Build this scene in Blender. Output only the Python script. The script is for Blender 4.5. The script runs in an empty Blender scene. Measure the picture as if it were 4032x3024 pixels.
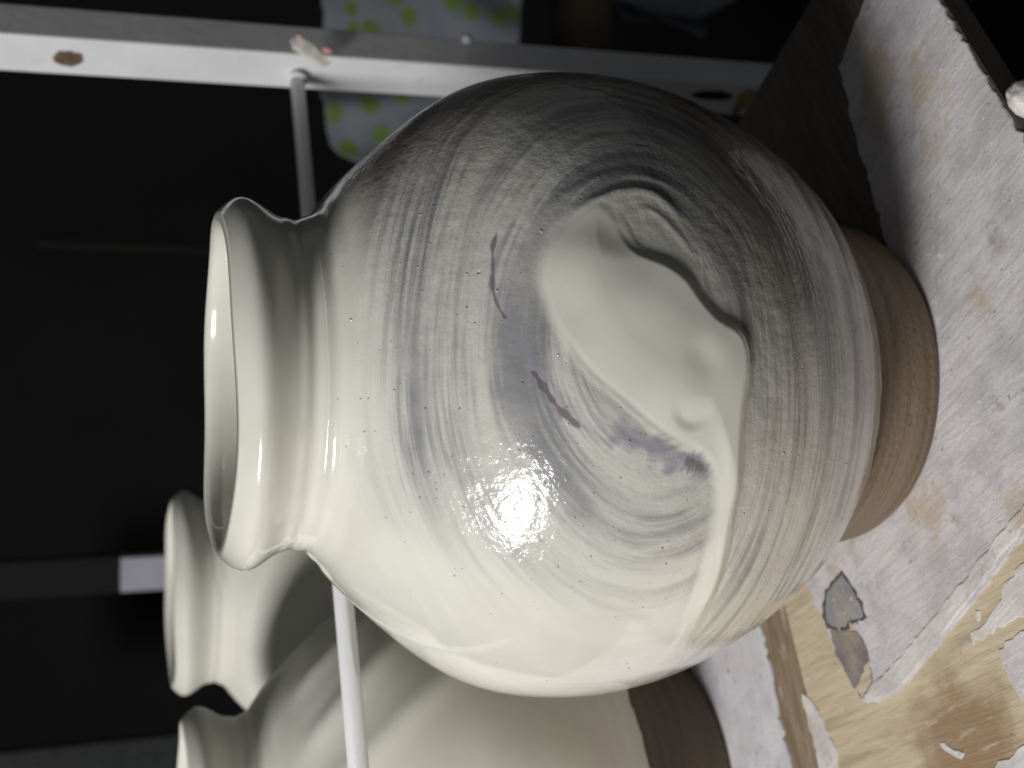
import bpy, bmesh, math, random
import numpy as np
from mathutils import Vector, Matrix, noise

random.seed(4)
scene = bpy.context.scene
COL = scene.collection

# ------------------------------------------------------------------ camera
# the phone was held on its side: the world's "up" points to the left of the picture
PITCH = math.radians(20.0)
CAM = Vector((0.0, -0.42, 0.3075))
FPX = 4400.0
cp, sp = math.cos(PITCH), math.sin(PITCH)
FWD, UPV, RGT = Vector((0, cp, -sp)), Vector((0, sp, cp)), Vector((1, 0, 0))
cam_data = bpy.data.cameras.new('camera')
cam = bpy.data.objects.new('camera', cam_data)
COL.objects.link(cam)
R = Matrix((-UPV, RGT, -FWD)).transposed()
cam.matrix_world = Matrix.Translation(CAM) @ R.to_4x4()
cam_data.sensor_width = 36.0
cam_data.lens = 36.0 * FPX / 4032.0
cam_data.clip_start, cam_data.clip_end = 0.01, 50.0
cam_data.dof.use_dof = True
cam_data.dof.focus_distance = 0.368
cam_data.dof.aperture_fstop = 10.0
scene.camera = cam
scene.render.resolution_x, scene.render.resolution_y = 1024, 768

# ------------------------------------------------------------------ world and lamp
world = bpy.data.worlds.new('World')
scene.world = world
world.use_nodes = True
bgn = world.node_tree.nodes['Background']
bgn.inputs[0].default_value = (0.95, 0.98, 1.0, 1)
bgn.inputs[1].default_value = 0.050

lamp_data = bpy.data.lights.new('workshop_lamp', 'AREA')
lamp_data.shape = 'RECTANGLE'
lamp_data.size, lamp_data.size_y = 0.46, 0.26
lamp_data.energy = 24.0
lamp_data.color = (1.0, 0.985, 0.955)
lamp = bpy.data.objects.new('workshop_lamp', lamp_data)
COL.objects.link(lamp)
LDIR = Vector((-0.64, -0.515, 0.60)).normalized()
lamp.location = Vector((0, 0, 0.16)) + LDIR * 1.6
lamp.rotation_euler = (-LDIR).to_track_quat('-Z', 'Y').to_euler()

scene.view_settings.view_transform = 'Standard'
scene.view_settings.look = 'None'
scene.view_settings.exposure = 0.0
scene.view_settings.gamma = 1.0


# ------------------------------------------------------------------ helpers
def ray(ix, iy):
    """direction of the view ray through a photo pixel"""
    a, b = (3024 - iy - 1512) / FPX, (2016 - ix) / FPX
    return FWD + RGT * a + UPV * b


def on_z(ix, iy, z=0.0):
    d = ray(ix, iy)
    p = CAM + d * ((z - CAM.z) / d.z)
    return (p.x, p.y)


def on_y(ix, iy, y):
    d = ray(ix, iy)
    return CAM + d * ((y - CAM.y) / d.y)


def tag(o, label=None, cat=None, group=None, kind=None):
    if label: o['label'] = label
    if cat: o['category'] = cat
    if group: o['group'] = group
    if kind: o['kind'] = kind
    return o


def thing(name, label, cat, loc=(0, 0, 0), group=None):
    o = bpy.data.objects.new(name, None)
    o.empty_display_size = 0.02
    COL.objects.link(o)
    o.location = loc
    return tag(o, label, cat, group)


def link_mesh(name, me, mat, parent=None, smooth=True):
    o = bpy.data.objects.new(name, me)
    COL.objects.link(o)
    if mat: me.materials.append(mat)
    if parent:
        o.parent = parent
        o.matrix_parent_inverse = Matrix.Identity(4)
    if smooth:
        me.polygons.foreach_set('use_smooth', np.ones(len(me.polygons), dtype=bool))
    return o


def bm_obj(name, bm, mat, parent=None, smooth=False, bevel=0, seg=2):
    if bevel:
        bmesh.ops.bevel(bm, geom=bm.edges[:], offset=bevel, segments=seg, affect='EDGES', profile=0.6)
    me = bpy.data.meshes.new(name)
    bm.normal_update()
    bm.to_mesh(me)
    bm.free()
    return link_mesh(name, me, mat, parent, smooth)


def grid_mesh(name, V, wrap):
    """V: (rows, cols, 3) -> mesh of quads; wrap joins the last column to the first"""
    n, m = V.shape[:2]
    me = bpy.data.meshes.new(name)
    i = np.arange(n - 1)[:, None]
    j = np.arange(m if wrap else m - 1)[None, :]
    j2 = (j + 1) % m
    q = np.stack([i * m + j, i * m + j2, (i + 1) * m + j2, (i + 1) * m + j], -1).reshape(-1, 4)
    me.vertices.add(n * m)
    me.vertices.foreach_set('co', V.reshape(-1).astype(np.float32))
    me.loops.add(q.size)
    me.loops.foreach_set('vertex_index', q.reshape(-1).astype(np.int32))
    me.polygons.add(len(q))
    me.polygons.foreach_set('loop_start', np.arange(0, q.size, 4, dtype=np.int32))
    me.update(calc_edges=True)
    return me


def vec_attr(me, name, arr):
    a = me.attributes.new(name, 'FLOAT_VECTOR', 'POINT')
    a.data.foreach_set('vector', arr.reshape(-1).astype(np.float32))


def spline(pts, n=600):
    p = np.array(pts, float)
    t = np.r_[0, np.cumsum(np.hypot(*np.diff(p, axis=0).T))]
    q = np.linspace(0, t[-1], n)

    def nat(y):
        m = len(t)
        A = np.zeros((m, m)); b = np.zeros(m); A[0, 0] = A[-1, -1] = 1
        h = np.diff(t)
        for i in range(1, m - 1):
            A[i, i - 1] = h[i - 1]; A[i, i] = 2 * (h[i - 1] + h[i]); A[i, i + 1] = h[i]
            b[i] = 6 * ((y[i + 1] - y[i]) / h[i] - (y[i] - y[i - 1]) / h[i - 1])
        M = np.linalg.solve(A, b)
        k = np.clip(np.searchsorted(t, q) - 1, 0, m - 2)
        a = (t[k + 1] - q) / h[k]; c = (q - t[k]) / h[k]
        return a * y[k] + c * y[k + 1] + ((a ** 3 - a) * M[k] + (c ** 3 - c) * M[k + 1]) * h[k] ** 2 / 6
    return nat(p[:, 0]), nat(p[:, 1])


def smooth01(x, a, b):
    t = np.clip((x - a) / (b - a), 0, 1)
    return t * t * (3 - 2 * t)


# node helpers -----------------------------------------------------
class NT:
    def __init__(self, name):
        self.mat = bpy.data.materials.new(name)
        self.mat.use_nodes = True
        self.t = self.mat.node_tree
        self.b = self.t.nodes['Principled BSDF']

    def n(self, typ, **kw):
        nd = self.t.nodes.new(typ)
        for k, v in kw.items():
            if k.startswith('i_'):
                key = k[2:]
                key = int(key) if key.isdigit() else key.replace('_', ' ')
                self.put(nd.inputs[key], v)
            else:
                setattr(nd, k, v)
        return nd

    def put(self, sock, v):
        if isinstance(v, bpy.types.NodeSocket):
            self.t.links.new(v, sock)
        else:
            sock.default_value = v

    def math(self, op, a, b=0.0, c=None, clamp=False):
        nd = self.n('ShaderNodeMath', operation=op, use_clamp=clamp)
        self.put(nd.inputs[0], a); self.put(nd.inputs[1], b)
        if c is not None: self.put(nd.inputs[2], c)
        return nd.outputs[0]

    def vmath(self, op, a, b=(0, 0, 0)):
        nd = self.n('ShaderNodeVectorMath', operation=op)
        self.put(nd.inputs[0], a); self.put(nd.inputs[1], b)
        return nd.outputs[0]

    def noise(self, vec, scale, detail=4.0, rough=0.55, dist=0.0):
        nd = self.n('ShaderNodeTexNoise')
        self.put(nd.inputs['Vector'], vec)
        nd.inputs['Scale'].default_value = scale
        nd.inputs['Detail'].default_value = detail
        nd.inputs['Roughness'].default_value = rough
        nd.inputs['Distortion'].default_value = dist
        return nd.outputs['Fac']

    def ramp(self, f, a, b, lo=0.0, hi=1.0):
        nd = self.n('ShaderNodeMapRange', clamp=True)
        nd.interpolation_type = 'SMOOTHSTEP'
        self.put(nd.inputs[0], f)
        for i, v in zip((1, 2, 3, 4), (a, b, lo, hi)): self.put(nd.inputs[i], v)
        return nd.outputs[0]

    def mix(self, f, a, b):
        nd = self.n('ShaderNodeMix', data_type='RGBA')
        self.put(nd.inputs[0], f)
        for s, v in ((6, a), (7, b)):
            self.put(nd.inputs[s], v if isinstance(v, bpy.types.NodeSocket) else (*v, 1))
        return nd.outputs[2]

    def bump(self, h, strength, dist, normal=None):
        nd = self.n('ShaderNodeBump')
        nd.inputs['Strength'].default_value = strength
        nd.inputs['Distance'].default_value = dist
        self.put(nd.inputs['Height'], h)
        if normal is not None: self.put(nd.inputs['Normal'], normal)
        return nd.outputs[0]

    def obj(self):
        return self.n('ShaderNodeTexCoord').outputs['Object']

    def attr(self, name, out='Vector'):
        nd = self.n('ShaderNodeAttribute'); nd.attribute_name = name
        return nd.outputs[out]

    def sep(self, v):
        nd = self.n('ShaderNodeSeparateXYZ'); self.put(nd.inputs[0], v)
        return nd.outputs

    def comb(self, x, y, z):
        nd = self.n('ShaderNodeCombineXYZ')
        for i, v in enumerate((x, y, z)): self.put(nd.inputs[i], v)
        return nd.outputs[0]

    def out(self, color=None, rough=None, normal=None, metallic=None, spec=None):
        for k, v in (('Base Color', color), ('Roughness', rough), ('Normal', normal), ('Metallic', metallic),
                     ('Specular IOR Level', spec)):
            if v is None: continue
            if k == 'Base Color' and not isinstance(v, bpy.types.NodeSocket): v = (*v, 1)
            self.put(self.b.inputs[k], v)
        return self.mat


def plain(name, col, rough=0.6, metallic=0.0, var=0.25, scale=60.0, bump=0.0006):
    m = NT(name)
    o = m.obj()
    f = m.noise(o, scale, 5)
    c = m.mix(m.ramp(f, 0.3, 0.7), tuple(x * (1 - var) for x in col), tuple(min(1, x * (1 + var)) for x in col))
    return m.out(c, rough, m.bump(m.noise(o, scale * 6, 3), 0.4, bump), metallic)


# ------------------------------------------------------------------ materials
def glaze_material(name='wet_cream_glaze', dry=0.0):
    """fresh glossy cream glaze; the 'flow' attribute carries (across-stroke coordinate, thinness, pigment),
    'kind' carries (brown body showing plus painted shade, streak relief, pit density)"""
    m = NT(name)
    o = m.obj()
    fl = m.sep(m.attr('flow'))
    kd = m.sep(m.attr('kind'))
    t, thin, pig = fl[0], fl[1], fl[2]
    brown, relief, pits = kd[0], kd[1], kd[2]
    # noise that runs along the wiping strokes: fast across (t), slow along
    os_ = m.sep(o)

    def streak(k, along, detail, off):
        v = m.comb(m.math('MULTIPLY', t, k), m.math('MULTIPLY_ADD', os_[0], along, off),
                   m.math('MULTIPLY_ADD', m.math('ADD', os_[2], os_[1]), along, off * 2.3))
        return m.noise(v, 1.0, detail, 0.6, 0.25)
    s1 = streak(200.0, 8.0, 4.0, 1.7)
    s2 = streak(820.0, 15.0, 3.0, 8.3)
    s3 = streak(85.0, 6.0, 4.0, 4.1)
    s4 = streak(430.0, 42.0, 3.0, 6.6)
    f = m.math('ADD', m.math('MULTIPLY', s1, 0.48), m.math('ADD', m.math('MULTIPLY', s2, 0.17), m.math('MULTIPLY', s3, 0.55)))
    f = m.math('ADD', f, m.math('MULTIPLY', m.math('SUBTRACT', s4, 0.5), 0.20))
    f = m.ramp(f, 0.505, 0.70)
    big = m.noise(o, 18.0, 3)
    f = m.math('MULTIPLY', f, m.ramp(big, 0.30, 0.58, 0.35, 1.0))
    f = m.math('MULTIPLY', f, thin, clamp=True)
    cream = m.mix(m.ramp(m.noise(o, 26.0, 3), 0.35, 0.65), (0.72, 0.71, 0.635), (0.775, 0.765, 0.695))
    thinc = m.mix(brown, (0.22, 0.22, 0.245), (0.235, 0.205, 0.18))
    base = m.mix(m.math('MULTIPLY', thin, m.math('MULTIPLY_ADD', brown, 0.3, 0.62), clamp=True), cream, m.mix(brown, (0.535, 0.53, 0.50), (0.40, 0.365, 0.325)))
    c = m.mix(f, base, thinc)
    pn = m.ramp(m.math('ADD', m.math('MULTIPLY', pig, 1.0), m.math('ADD', m.math('MULTIPLY', m.math('SUBTRACT', s2, 0.5), 0.9), m.math('MULTIPLY', m.math('SUBTRACT', s4, 0.5), 1.1))), 0.20, 0.85)
    pn = m.math('MULTIPLY', pn, m.ramp(pig, 0.02, 0.30))
    pc = m.mix(m.ramp(m.math('ADD', pig, m.math('MULTIPLY', m.math('SUBTRACT', s1, 0.5), 0.9)), 0.74, 1.10), (0.31, 0.295, 0.37), (0.14, 0.105, 0.11))
    c = m.mix(m.math('MULTIPLY', pn, 0.78), c, pc)
    # pin holes
    vo = m.n('ShaderNodeTexVoronoi', feature='F1'); m.put(vo.inputs['Vector'], o); vo.inputs['Scale'].default_value = 390.0
    cell = m.sep(vo.outputs['Color'])
    keep = m.math('LESS_THAN', cell[0], m.math('MULTIPLY', pits, 0.42))
    rad = m.math('MULTIPLY_ADD', m.math('POWER', cell[1], 3.0), 0.15, 0.10)
    hole = m.math('MULTIPLY', keep, m.ramp(m.math('DIVIDE', vo.outputs['Distance'], rad), 0.35, 1.0, 1.0, 0.0))
    c = m.mix(m.math('MULTIPLY', hole, m.math('MULTIPLY', m.math('LESS_THAN', cell[2], 0.12), 0.2)), c, (0.25, 0.23, 0.21))
    h_pit = m.math('MULTIPLY', hole, m.math('MULTIPLY_ADD', m.math('GREATER_THAN', cell[2], 0.12), 2.0, -1.0))
    n1 = m.bump(m.math('MULTIPLY', m.math('ADD', m.math('MULTIPLY', s1, 0.7), m.math('MULTIPLY', s2, 0.3)), relief), 0.30, 0.0012)
    fine = m.noise(o, 900.0, 2, 0.5)
    mid = m.noise(o, 150.0, 4, 0.55)
    n2 = m.bump(m.math('MULTIPLY', m.math('ADD', m.math('MULTIPLY', fine, 0.14), m.math('MULTIPLY', mid, 1.3)), pits), 0.50, 0.0009, n1)
    n3 = m.bump(h_pit, 0.75, 0.0007, n2)
    n4 = m.bump(m.noise(o, 60.0, 2), 0.12, 0.0012, n3)
    r = m.math('MULTIPLY_ADD', thin, 0.06, 0.13 + dry * 0.37)
    m.out(c, r, n4, None, 0.5 - 0.3 * dry)
    m.b.inputs['Coat Weight'].default_value = 0.6 * (1 - dry)
    m.b.inputs['Coat Roughness'].default_value = 0.06
    m.put(m.b.inputs['Coat Normal'], n4)
    return m.mat


def clay_material(name='bare_brown_clay', k=1.0):
    m = NT(name)
    o = m.obj(); s = m.sep(o)
    v = m.comb(m.math('MULTIPLY', s[0], 9), m.math('MULTIPLY', s[1], 9), m.math('MULTIPLY', s[2], 320))
    f = m.noise(v, 1.0, 5, 0.6)
    g = m.noise(o, 45.0, 5)
    c = m.mix(m.ramp(f, 0.32, 0.68), tuple(k * x for x in (0.175, 0.128, 0.082)), tuple(k * x for x in (0.24, 0.18, 0.122)))
    c = m.mix(m.ramp(g, 0.45, 0.75), c, tuple(k * x for x in (0.215, 0.15, 0.09)))
    c = m.mix(m.ramp(m.noise(o, 420.0, 2), 0.66, 0.74), c, (0.10, 0.065, 0.04))
    return m.out(c, 0.62, m.bump(m.math('ADD', m.math('MULTIPLY', f, 0.7), m.math('MULTIPLY', m.noise(o, 420, 4), 1.0)), 0.6, 0.0010))


def plaster_material(name, a, b, tan_amt, streak_dir):
    """dried white slip caked on the boards, scraped in one direction"""
    m = NT(name)
    o = m.obj(); s = m.sep(o)
    dx, dy = streak_dir
    al = m.math('ADD', m.math('MULTIPLY', s[0], dx), m.math('MULTIPLY', s[1], dy))
    ac = m.math('SUBTRACT', m.math('MULTIPLY', s[1], dx), m.math('MULTIPLY', s[0], dy))
    v = m.comb(m.math('MULTIPLY', al, 35), m.math('MULTIPLY', ac, 330), s[2])
    st = m.noise(v, 1.0, 5, 0.65, 0.4)
    bl = m.noise(o, 38.0, 6, 0.6)
    c = m.mix(m.ramp(st, 0.3, 0.7), a, b)
    c = m.mix(m.math('MULTIPLY', m.ramp(bl, 0.42, 0.66), 0.85), c, tuple(x * 0.80 for x in a))
    # tan stains where the wood shows through the slip
    tn = m.noise(m.vmath('ADD', o, (3.1, 0.7, 0.2)), 24.0, 6, 0.62, 0.3)
    c = m.mix(m.math('MULTIPLY', m.ramp(tn, 0.53, 0.64), tan_amt), c, (0.50, 0.385, 0.25))
    br = m.noise(m.vmath('ADD', o, (7.1, 4.7, 0.2)), 30.0, 5, 0.62, 0.3)
    c = m.mix(m.math('MULTIPLY', m.ramp(br, 0.60, 0.70), tan_amt * 0.8), c, (0.24, 0.19, 0.17))
    # small chips
    ch = m.noise(o, 260.0, 3, 0.6, 0.6)
    big = m.ramp(m.noise(o, 55.0, 2), 0.5, 0.62)
    chip = m.math('MULTIPLY', m.ramp(ch, 0.64, 0.68), big)
    c = m.mix(m.math('MULTIPLY', chip, 0.6), c, (0.26, 0.24, 0.24))
    wh = m.math('MULTIPLY', m.ramp(m.noise(m.vmath('ADD', o, (1.3, 9.2, 0)), 330.0, 3, 0.6, 0.3), 0.66, 0.70), m.ramp(bl, 0.45, 0.55))
    c = m.mix(m.math('MULTIPLY', wh, 0.8), c, (0.83, 0.81, 0.80))
    h = m.math('ADD', m.math('MULTIPLY', st, 0.8), m.math('SUBTRACT', m.math('MULTIPLY', m.noise(o, 420, 4), 0.7), m.math('MULTIPLY', chip, 1.2)))
    return m.out(c, 0.75, m.bump(h, 0.6, 0.0009))


def wood_material(name, a, b, dirv, stain=None, smear=0.5):
    m = NT(name)
    o = m.obj(); s = m.sep(o)
    dx, dy = dirv
    al = m.math('ADD', m.math('MULTIPLY', s[0], dx), m.math('MULTIPLY', s[1], dy))
    ac = m.math('SUBTRACT', m.math('MULTIPLY', s[1], dx), m.math('MULTIPLY', s[0], dy))
    v = m.comb(m.math('MULTIPLY', al, 28), m.math('MULTIPLY', ac, 420), m.math('MULTIPLY', s[2], 420))
    g = m.noise(v, 1.0, 6, 0.65, 0.6)
    v2 = m.comb(m.math('MULTIPLY', al, 12), m.math('MULTIPLY', ac, 110), m.math('MULTIPLY', s[2], 110))
    g2 = m.noise(v2, 1.0, 4, 0.6, 0.3)
    c = m.mix(m.ramp(g, 0.3, 0.7), a, b)
    c = m.mix(m.math('MULTIPLY', m.ramp(g2, 0.5, 0.72), 0.55), c, tuple(x * 0.55 for x in a))
    if stain:
        (sx, sy), r, col = stain
        d = m.vmath('SUBTRACT', o, (sx, sy, 0))
        ln = m.n('ShaderNodeVectorMath', operation='LENGTH'); m.put(ln.inputs[0], d)
        dd = m.math('ADD', m.math('DIVIDE', ln.outputs['Value'], r), m.math('MULTIPLY', m.math('SUBTRACT', m.noise(o, 60, 5), 0.5), 1.3))
        c = m.mix(m.ramp(dd, 0.45, 1.15, 0.85, 0.0), c, col)
    # smears of dry slip
    sm = m.noise(m.comb(m.math('MULTIPLY', al, 45), m.math('MULTIPLY', ac, 190), 3.0), 1.0, 5, 0.6, 0.4)
    c = m.mix(m.math('MULTIPLY', m.ramp(sm, 0.55, 0.70), smear), c, (0.66, 0.60, 0.50))
    dk = m.ramp(m.noise(m.vmath('ADD', o, (2, 5, 0)), 170.0, 4, 0.6, 0.5), 0.68, 0.73)
    c = m.mix(m.math('MULTIPLY', dk, 0.7), c, (0.12, 0.10, 0.08))
    return m.out(c, 0.62, m.bump(m.math('ADD', g, m.math('MULTIPLY', sm, 0.8)), 0.55, 0.0010))


def cloth_material():
    m = NT('dotted_cloth')
    o = m.obj()
    d = m.sep(m.attr('dots'))[0]
    w = m.noise(o, 14.0, 4)
    c = m.mix(m.ramp(w, 0.3, 0.7), (0.155, 0.172, 0.20), (0.225, 0.242, 0.272))
    c = m.mix(m.ramp(d, 0.35, 0.65), c, (0.135, 0.20, 0.04))
    return m.out(c, 0.9, m.bump(m.noise(o, 220.0, 4), 0.4, 0.002))


GLAZE = glaze_material()
GLAZE_DRY = glaze_material('drying_cream_glaze', 1.0)
CLAY = clay_material('bare_brown_clay', 0.90)
CLAY_SHADED = clay_material('shaded_clay', 0.42)  # same clay darkened: shade on the nearer rear foot put into the colour
U = Vector((0.826, 0.564, 0))          # the boards and the rack run this way
Vd = Vector((-0.564, 0.826, 0))
GR0, GR1 = on_z(3450, 2960), on_z(3900, 2790)
gd = Vector((GR1[0] - GR0[0], GR1[1] - GR0[1])).normalized()
PLASTER = plaster_material('dried_white_slip', (0.61, 0.585, 0.61), (0.71, 0.685, 0.705), 0.6, (-gd.y * 0.2 + gd.x, gd.y))
PLASTER_CLEAN = plaster_material('dried_lavender_slip', (0.66, 0.64, 0.685), (0.74, 0.72, 0.76), 0.10, (0.9, 0.42))
PLASTER_RIDGE = plaster_material('scraped_slip_ridge', (0.69, 0.655, 0.64), (0.77, 0.74, 0.725), 0.6, (0.72, -0.70))
GREY_SLIP = plaster_material('grey_slip', (0.27, 0.28, 0.31), (0.36, 0.37, 0.40), 0.3, (0.5, 0.8))
DARK_SLIP = plaster_material('dark_grey_slip', (0.21, 0.195, 0.19), (0.28, 0.26, 0.25), 0.4, (0.5, 0.8))
WOOD = wood_material('tan_board_wood', (0.555, 0.455, 0.315), (0.655, 0.56, 0.415), (gd.x, gd.y),
                     (on_z(3800, 2960), 0.035, (0.30, 0.185, 0.105)))
WOOD_EDGE = wood_material('weathered_brown_edge', (0.215, 0.155, 0.10), (0.36, 0.275, 0.19), (0.91, 0.42))
SHADED_WOOD = wood_material('shaded_board_end', (0.085, 0.07, 0.056), (0.135, 0.115, 0.095), (U.x, U.y), None, 0.06)  # board wood darkened: the pot's shadow put into the colour
def paint_material():
    m = NT('white_painted_steel')
    o = m.obj()
    c = m.mix(m.ramp(m.noise(o, 25.0, 4), 0.3, 0.7), (0.73, 0.73, 0.765), (0.79, 0.79, 0.82))
    c = m.mix(m.math('MULTIPLY', m.ramp(m.noise(o, 70.0, 6, 0.7, 0.4), 0.56, 0.72), 0.35), c, (0.52, 0.50, 0.48))
    c = m.mix(m.ramp(m.noise(o, 210.0, 3, 0.6), 0.715, 0.75), c, (0.33, 0.27, 0.22))
    return m.out(c, 0.38, m.bump(m.noise(o, 120.0, 5), 0.25, 0.001))


WHITE_PAINT = paint_material()
SHADE_BLACK = plain('shade_black_steel', (0.006, 0.006, 0.0065), 0.95, 0, 0.1, 30)  # near-black stands for shade on the far post; also fills the slot
DIM_PAINT = plain('lilac_paint', (0.40, 0.40, 0.46), 0.6, 0, 0.06, 25)
RUST = plain('rust', (0.13, 0.085, 0.06), 0.85, 0, 0.35, 300, 0.001)
TAPE = plain('torn_white_tape', (0.72, 0.69, 0.63), 0.7, 0, 0.12, 120)
PINK = plain('pink_scrap', (0.62, 0.33, 0.31), 0.7)
OCHRE = plain('ochre_residue', (0.36, 0.28, 0.13), 0.8, 0, 0.4, 150)
BLACK = plain('dark_workshop_wall', (0.008, 0.008, 0.009), 0.9, 0, 0.3, 3)
DARKCLOTH = plain('dim_blue_cloth', (0.055, 0.06, 0.08), 0.95, 0, 0.35, 8)
CARD = plain('dim_brown_panel', (0.035, 0.026, 0.016), 0.9, 0, 0.3, 10)
CLOTH = cloth_material()
WHITE_SLIP = plain('white_slip_drip', (0.78, 0.75, 0.73), 0.5, 0, 0.05, 120, 0.001)


# ------------------------------------------------------------------ the setting
def quad(name, pts, mat, kind=None):
    bm = bmesh.new()
    bm.faces.new([bm.verts.new(p) for p in pts])
    o = bm_obj(name, bm, mat)
    if kind: o['kind'] = kind
    return o


quad('back_wall', [(-3, 2.2, -1.2), (3, 2.2, -1.2), (3, 2.2, 2.6), (-3, 2.2, 2.6)], BLACK, 'structure')
quad('floor', [(-3, -3, -1.2), (3, -3, -1.2), (3, 2.2, -1.2), (-3, 2.2, -1.2)], BLACK, 'structure')


# ------------------------------------------------------------------ boards
def slab(name, pts, z0, z1, mat, parent, jitter=0.0, step=0.004, bevel=0.0, seed=1):
    """flat slab with an (optionally ragged) outline"""
    rnd = random.Random(seed)
    out = []
    for i, p in enumerate(pts):
        a, b = Vector(p), Vector(pts[(i + 1) % len(pts)])
        n = max(1, int((b - a).length / step)) if jitter else 1
        for k in range(n):
            q = a.lerp(b, k / n)
            if jitter and k: q += Vector((rnd.gauss(0, jitter), rnd.gauss(0, jitter)))
            elif jitter: q += Vector((rnd.gauss(0, jitter * .4), rnd.gauss(0, jitter * .4)))
            out.append(q)
    bm = bmesh.new()
    f = bm.faces.new([bm.verts.new((q.x, q.y, z1)) for q in out])
    f.normal_update()
    if f.normal.z < 0: f.normal_flip()
    r = bmesh.ops.extrude_face_region(bm, geom=[f])
    for v in r['geom']:
        if isinstance(v, bmesh.types.BMVert): v.co.z = z0
    bmesh.ops.recalc_face_normals(bm, faces=bm.faces[:])
    if bevel:
        bmesh.ops.bevel(bm, geom=[e for e in bm.edges if all(abs(v.co.z - z1) < 1e-7 for v in e.verts)],
                        offset=bevel, segments=2, affect='EDGES')
    bmesh.ops.triangulate(bm, faces=[f for f in bm.faces if len(f.verts) > 4])
    return bm_obj(name, bm, mat, parent)


def uv(u, v): return (U.x * u + Vd.x * v, U.y * u + Vd.y * v)


COAT = 0.0012                                   # the slip on the boards is about a millimetre thick
front = thing('ware_board', 'tan wooden board caked with white slip under the big front pot', 'board')
Z = lambda x, y: on_z(x, y, 0.0)
e0, e1 = Vector(on_z(3080, 2400)), Vector(on_z(3230, 3024))      # the gap between the two boards
ed = (e0 - e1).normalized()
en = Vector((-ed.y, ed.x))
GAP = en * 0.0010
mid = e0 + ed * 0.10 - GAP
slab('plank', [uv(-0.75, -0.139), uv(-0.02, -0.139), tuple(mid), tuple(e1 - ed * 0.55 - GAP)], -0.0135, -COAT, WOOD, front, bevel=0.0005)
o = slab('plank_end', [uv(-0.0195, -0.139), uv(0.160, -0.139), uv(0.160, 0.10), tuple(mid + Vector((0.0005, 0.0003)))], -0.0135, -COAT, SHADED_WOOD, front, bevel=0.0005)  # darker than the plank, so the pot's shadow is partly in the wood colour
o['label'] = 'end of the board, coloured darker to deepen the shadow of the pot'
# main white slip sheet round the pot's foot, cut back to deepen its shadow
slab('slip_coat', [Z(3403, 0), Z(3300, 260), Z(3372, 560), Z(3440, 800), Z(3490, 960), Z(3480, 1250), Z(3400, 1600), Z(3250, 2000), Z(3150, 2220), Z(3165, 2270), Z(3185, 2330),
                   Z(3250, 2470), Z(3290, 2575), Z(3392, 2757), Z(3450, 2764), Z(3530, 2730), Z(3655, 2590), Z(3800, 2400),
                   Z(3935, 2230), Z(4060, 2060), Z(4300, 1900), uv(-0.06, -0.1383), uv(0.05, -0.1383), uv(0.13, -0.1383)],
     -COAT - 0.0002, 0.0, PLASTER, front, 0.0005, 0.003, 0.0003, 3)
# raised scraped ridge that ends the sheet
slab('slip_ridge', [Z(3402, 2735), Z(3440, 2758), Z(3530, 2722), Z(3645, 2590), Z(3790, 2395), Z(3920, 2225), Z(4060, 2040),
                    Z(4060, 1960), Z(3960, 2075), Z(3860, 2200), Z(3760, 2330), Z(3620, 2500), Z(3480, 2660)],
     -0.0003, 0.0007, PLASTER_RIDGE, front, 0.0004, 0.003, 0.0003, 5)
slab('grey_patch', [Z(3316, 2262), Z(3345, 2300), Z(3385, 2370), Z(3402, 2425), Z(3390, 2436), Z(3340, 2445), Z(3328, 2470), Z(3300, 2472),
                    Z(3262, 2455), Z(3252, 2400), Z(3262, 2330), Z(3290, 2290)],
     -0.0002, 0.0004, GREY_SLIP, front, 0.0004, 0.002, 0.0001, 7)
rim_pts = [Z(3314, 2248), Z(3352, 2300), Z(3395, 2365), Z(3416, 2432), Z(3396, 2448), Z(3344, 2456), Z(3334, 2482), Z(3280, 2480), Z(3246, 2462), Z(3240, 2400), Z(3250, 2322), Z(3288, 2276)]
slab('dark_crust', rim_pts, -0.0003, 0.0002, plain('dark_crust', (0.10, 0.075, 0.07), 0.8, 0, 0.3, 200), front, 0.0007, 0.0015, 0, 8)
slab('dark_patch', [Z(3270, 2482), Z(3335, 2484), Z(3375, 2484), Z(3402, 2520), Z(3420, 2580), Z(3432, 2640), Z(3438, 2690), Z(3392, 2752), Z(3340, 2665), Z(3290, 2565)],
     -0.0002, 0.0003, DARK_SLIP, front, 0.0004, 0.002, 0.0001, 9)
slab('bare_wood_spot', [Z(3412, 2612), Z(3428, 2600), Z(3436, 2680), Z(3400, 2745), Z(3372, 2712), Z(3396, 2660)],
     0.0002, 0.0005, WOOD, front, 0.0004, 0.002, 0, 19)
for k, pts in enumerate((
        [(3960, 2285), (4060, 2170), (4060, 2420), (3960, 2455), (3880, 2500), (3822, 2545), (3812, 2495), (3870, 2450), (3905, 2400), (3935, 2330)],
        [(3925, 2560), (3990, 2500), (4060, 2470), (4060, 2800), (4000, 2745), (3965, 2680), (3935, 2610)],
        [(3690, 2925), (3712, 2932), (3748, 2950), (3790, 2968), (3775, 2985), (3730, 2968), (3700, 2950)],
        [(3920, 3000), (3965, 2985), (4000, 2950), (4060, 2920), (4060, 3060), (3900, 3060)],
        [(3147, 2735), (3180, 2750), (3225, 2815), (3262, 2900), (3290, 2960), (3296, 3060), (3225, 3060), (3205, 2950), (3175, 2850)],
        [(3835, 2400), (3848, 2405), (3852, 2440), (3842, 2455), (3834, 2430)])):
    o = slab('slip_patch', [Z(*p) for p in pts], -COAT - 0.0001, -COAT + 0.0005, PLASTER_RIDGE if k != 1 else PLASTER, front, 0.0006, 0.0025, 0.0003, 20 + k)
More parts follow.
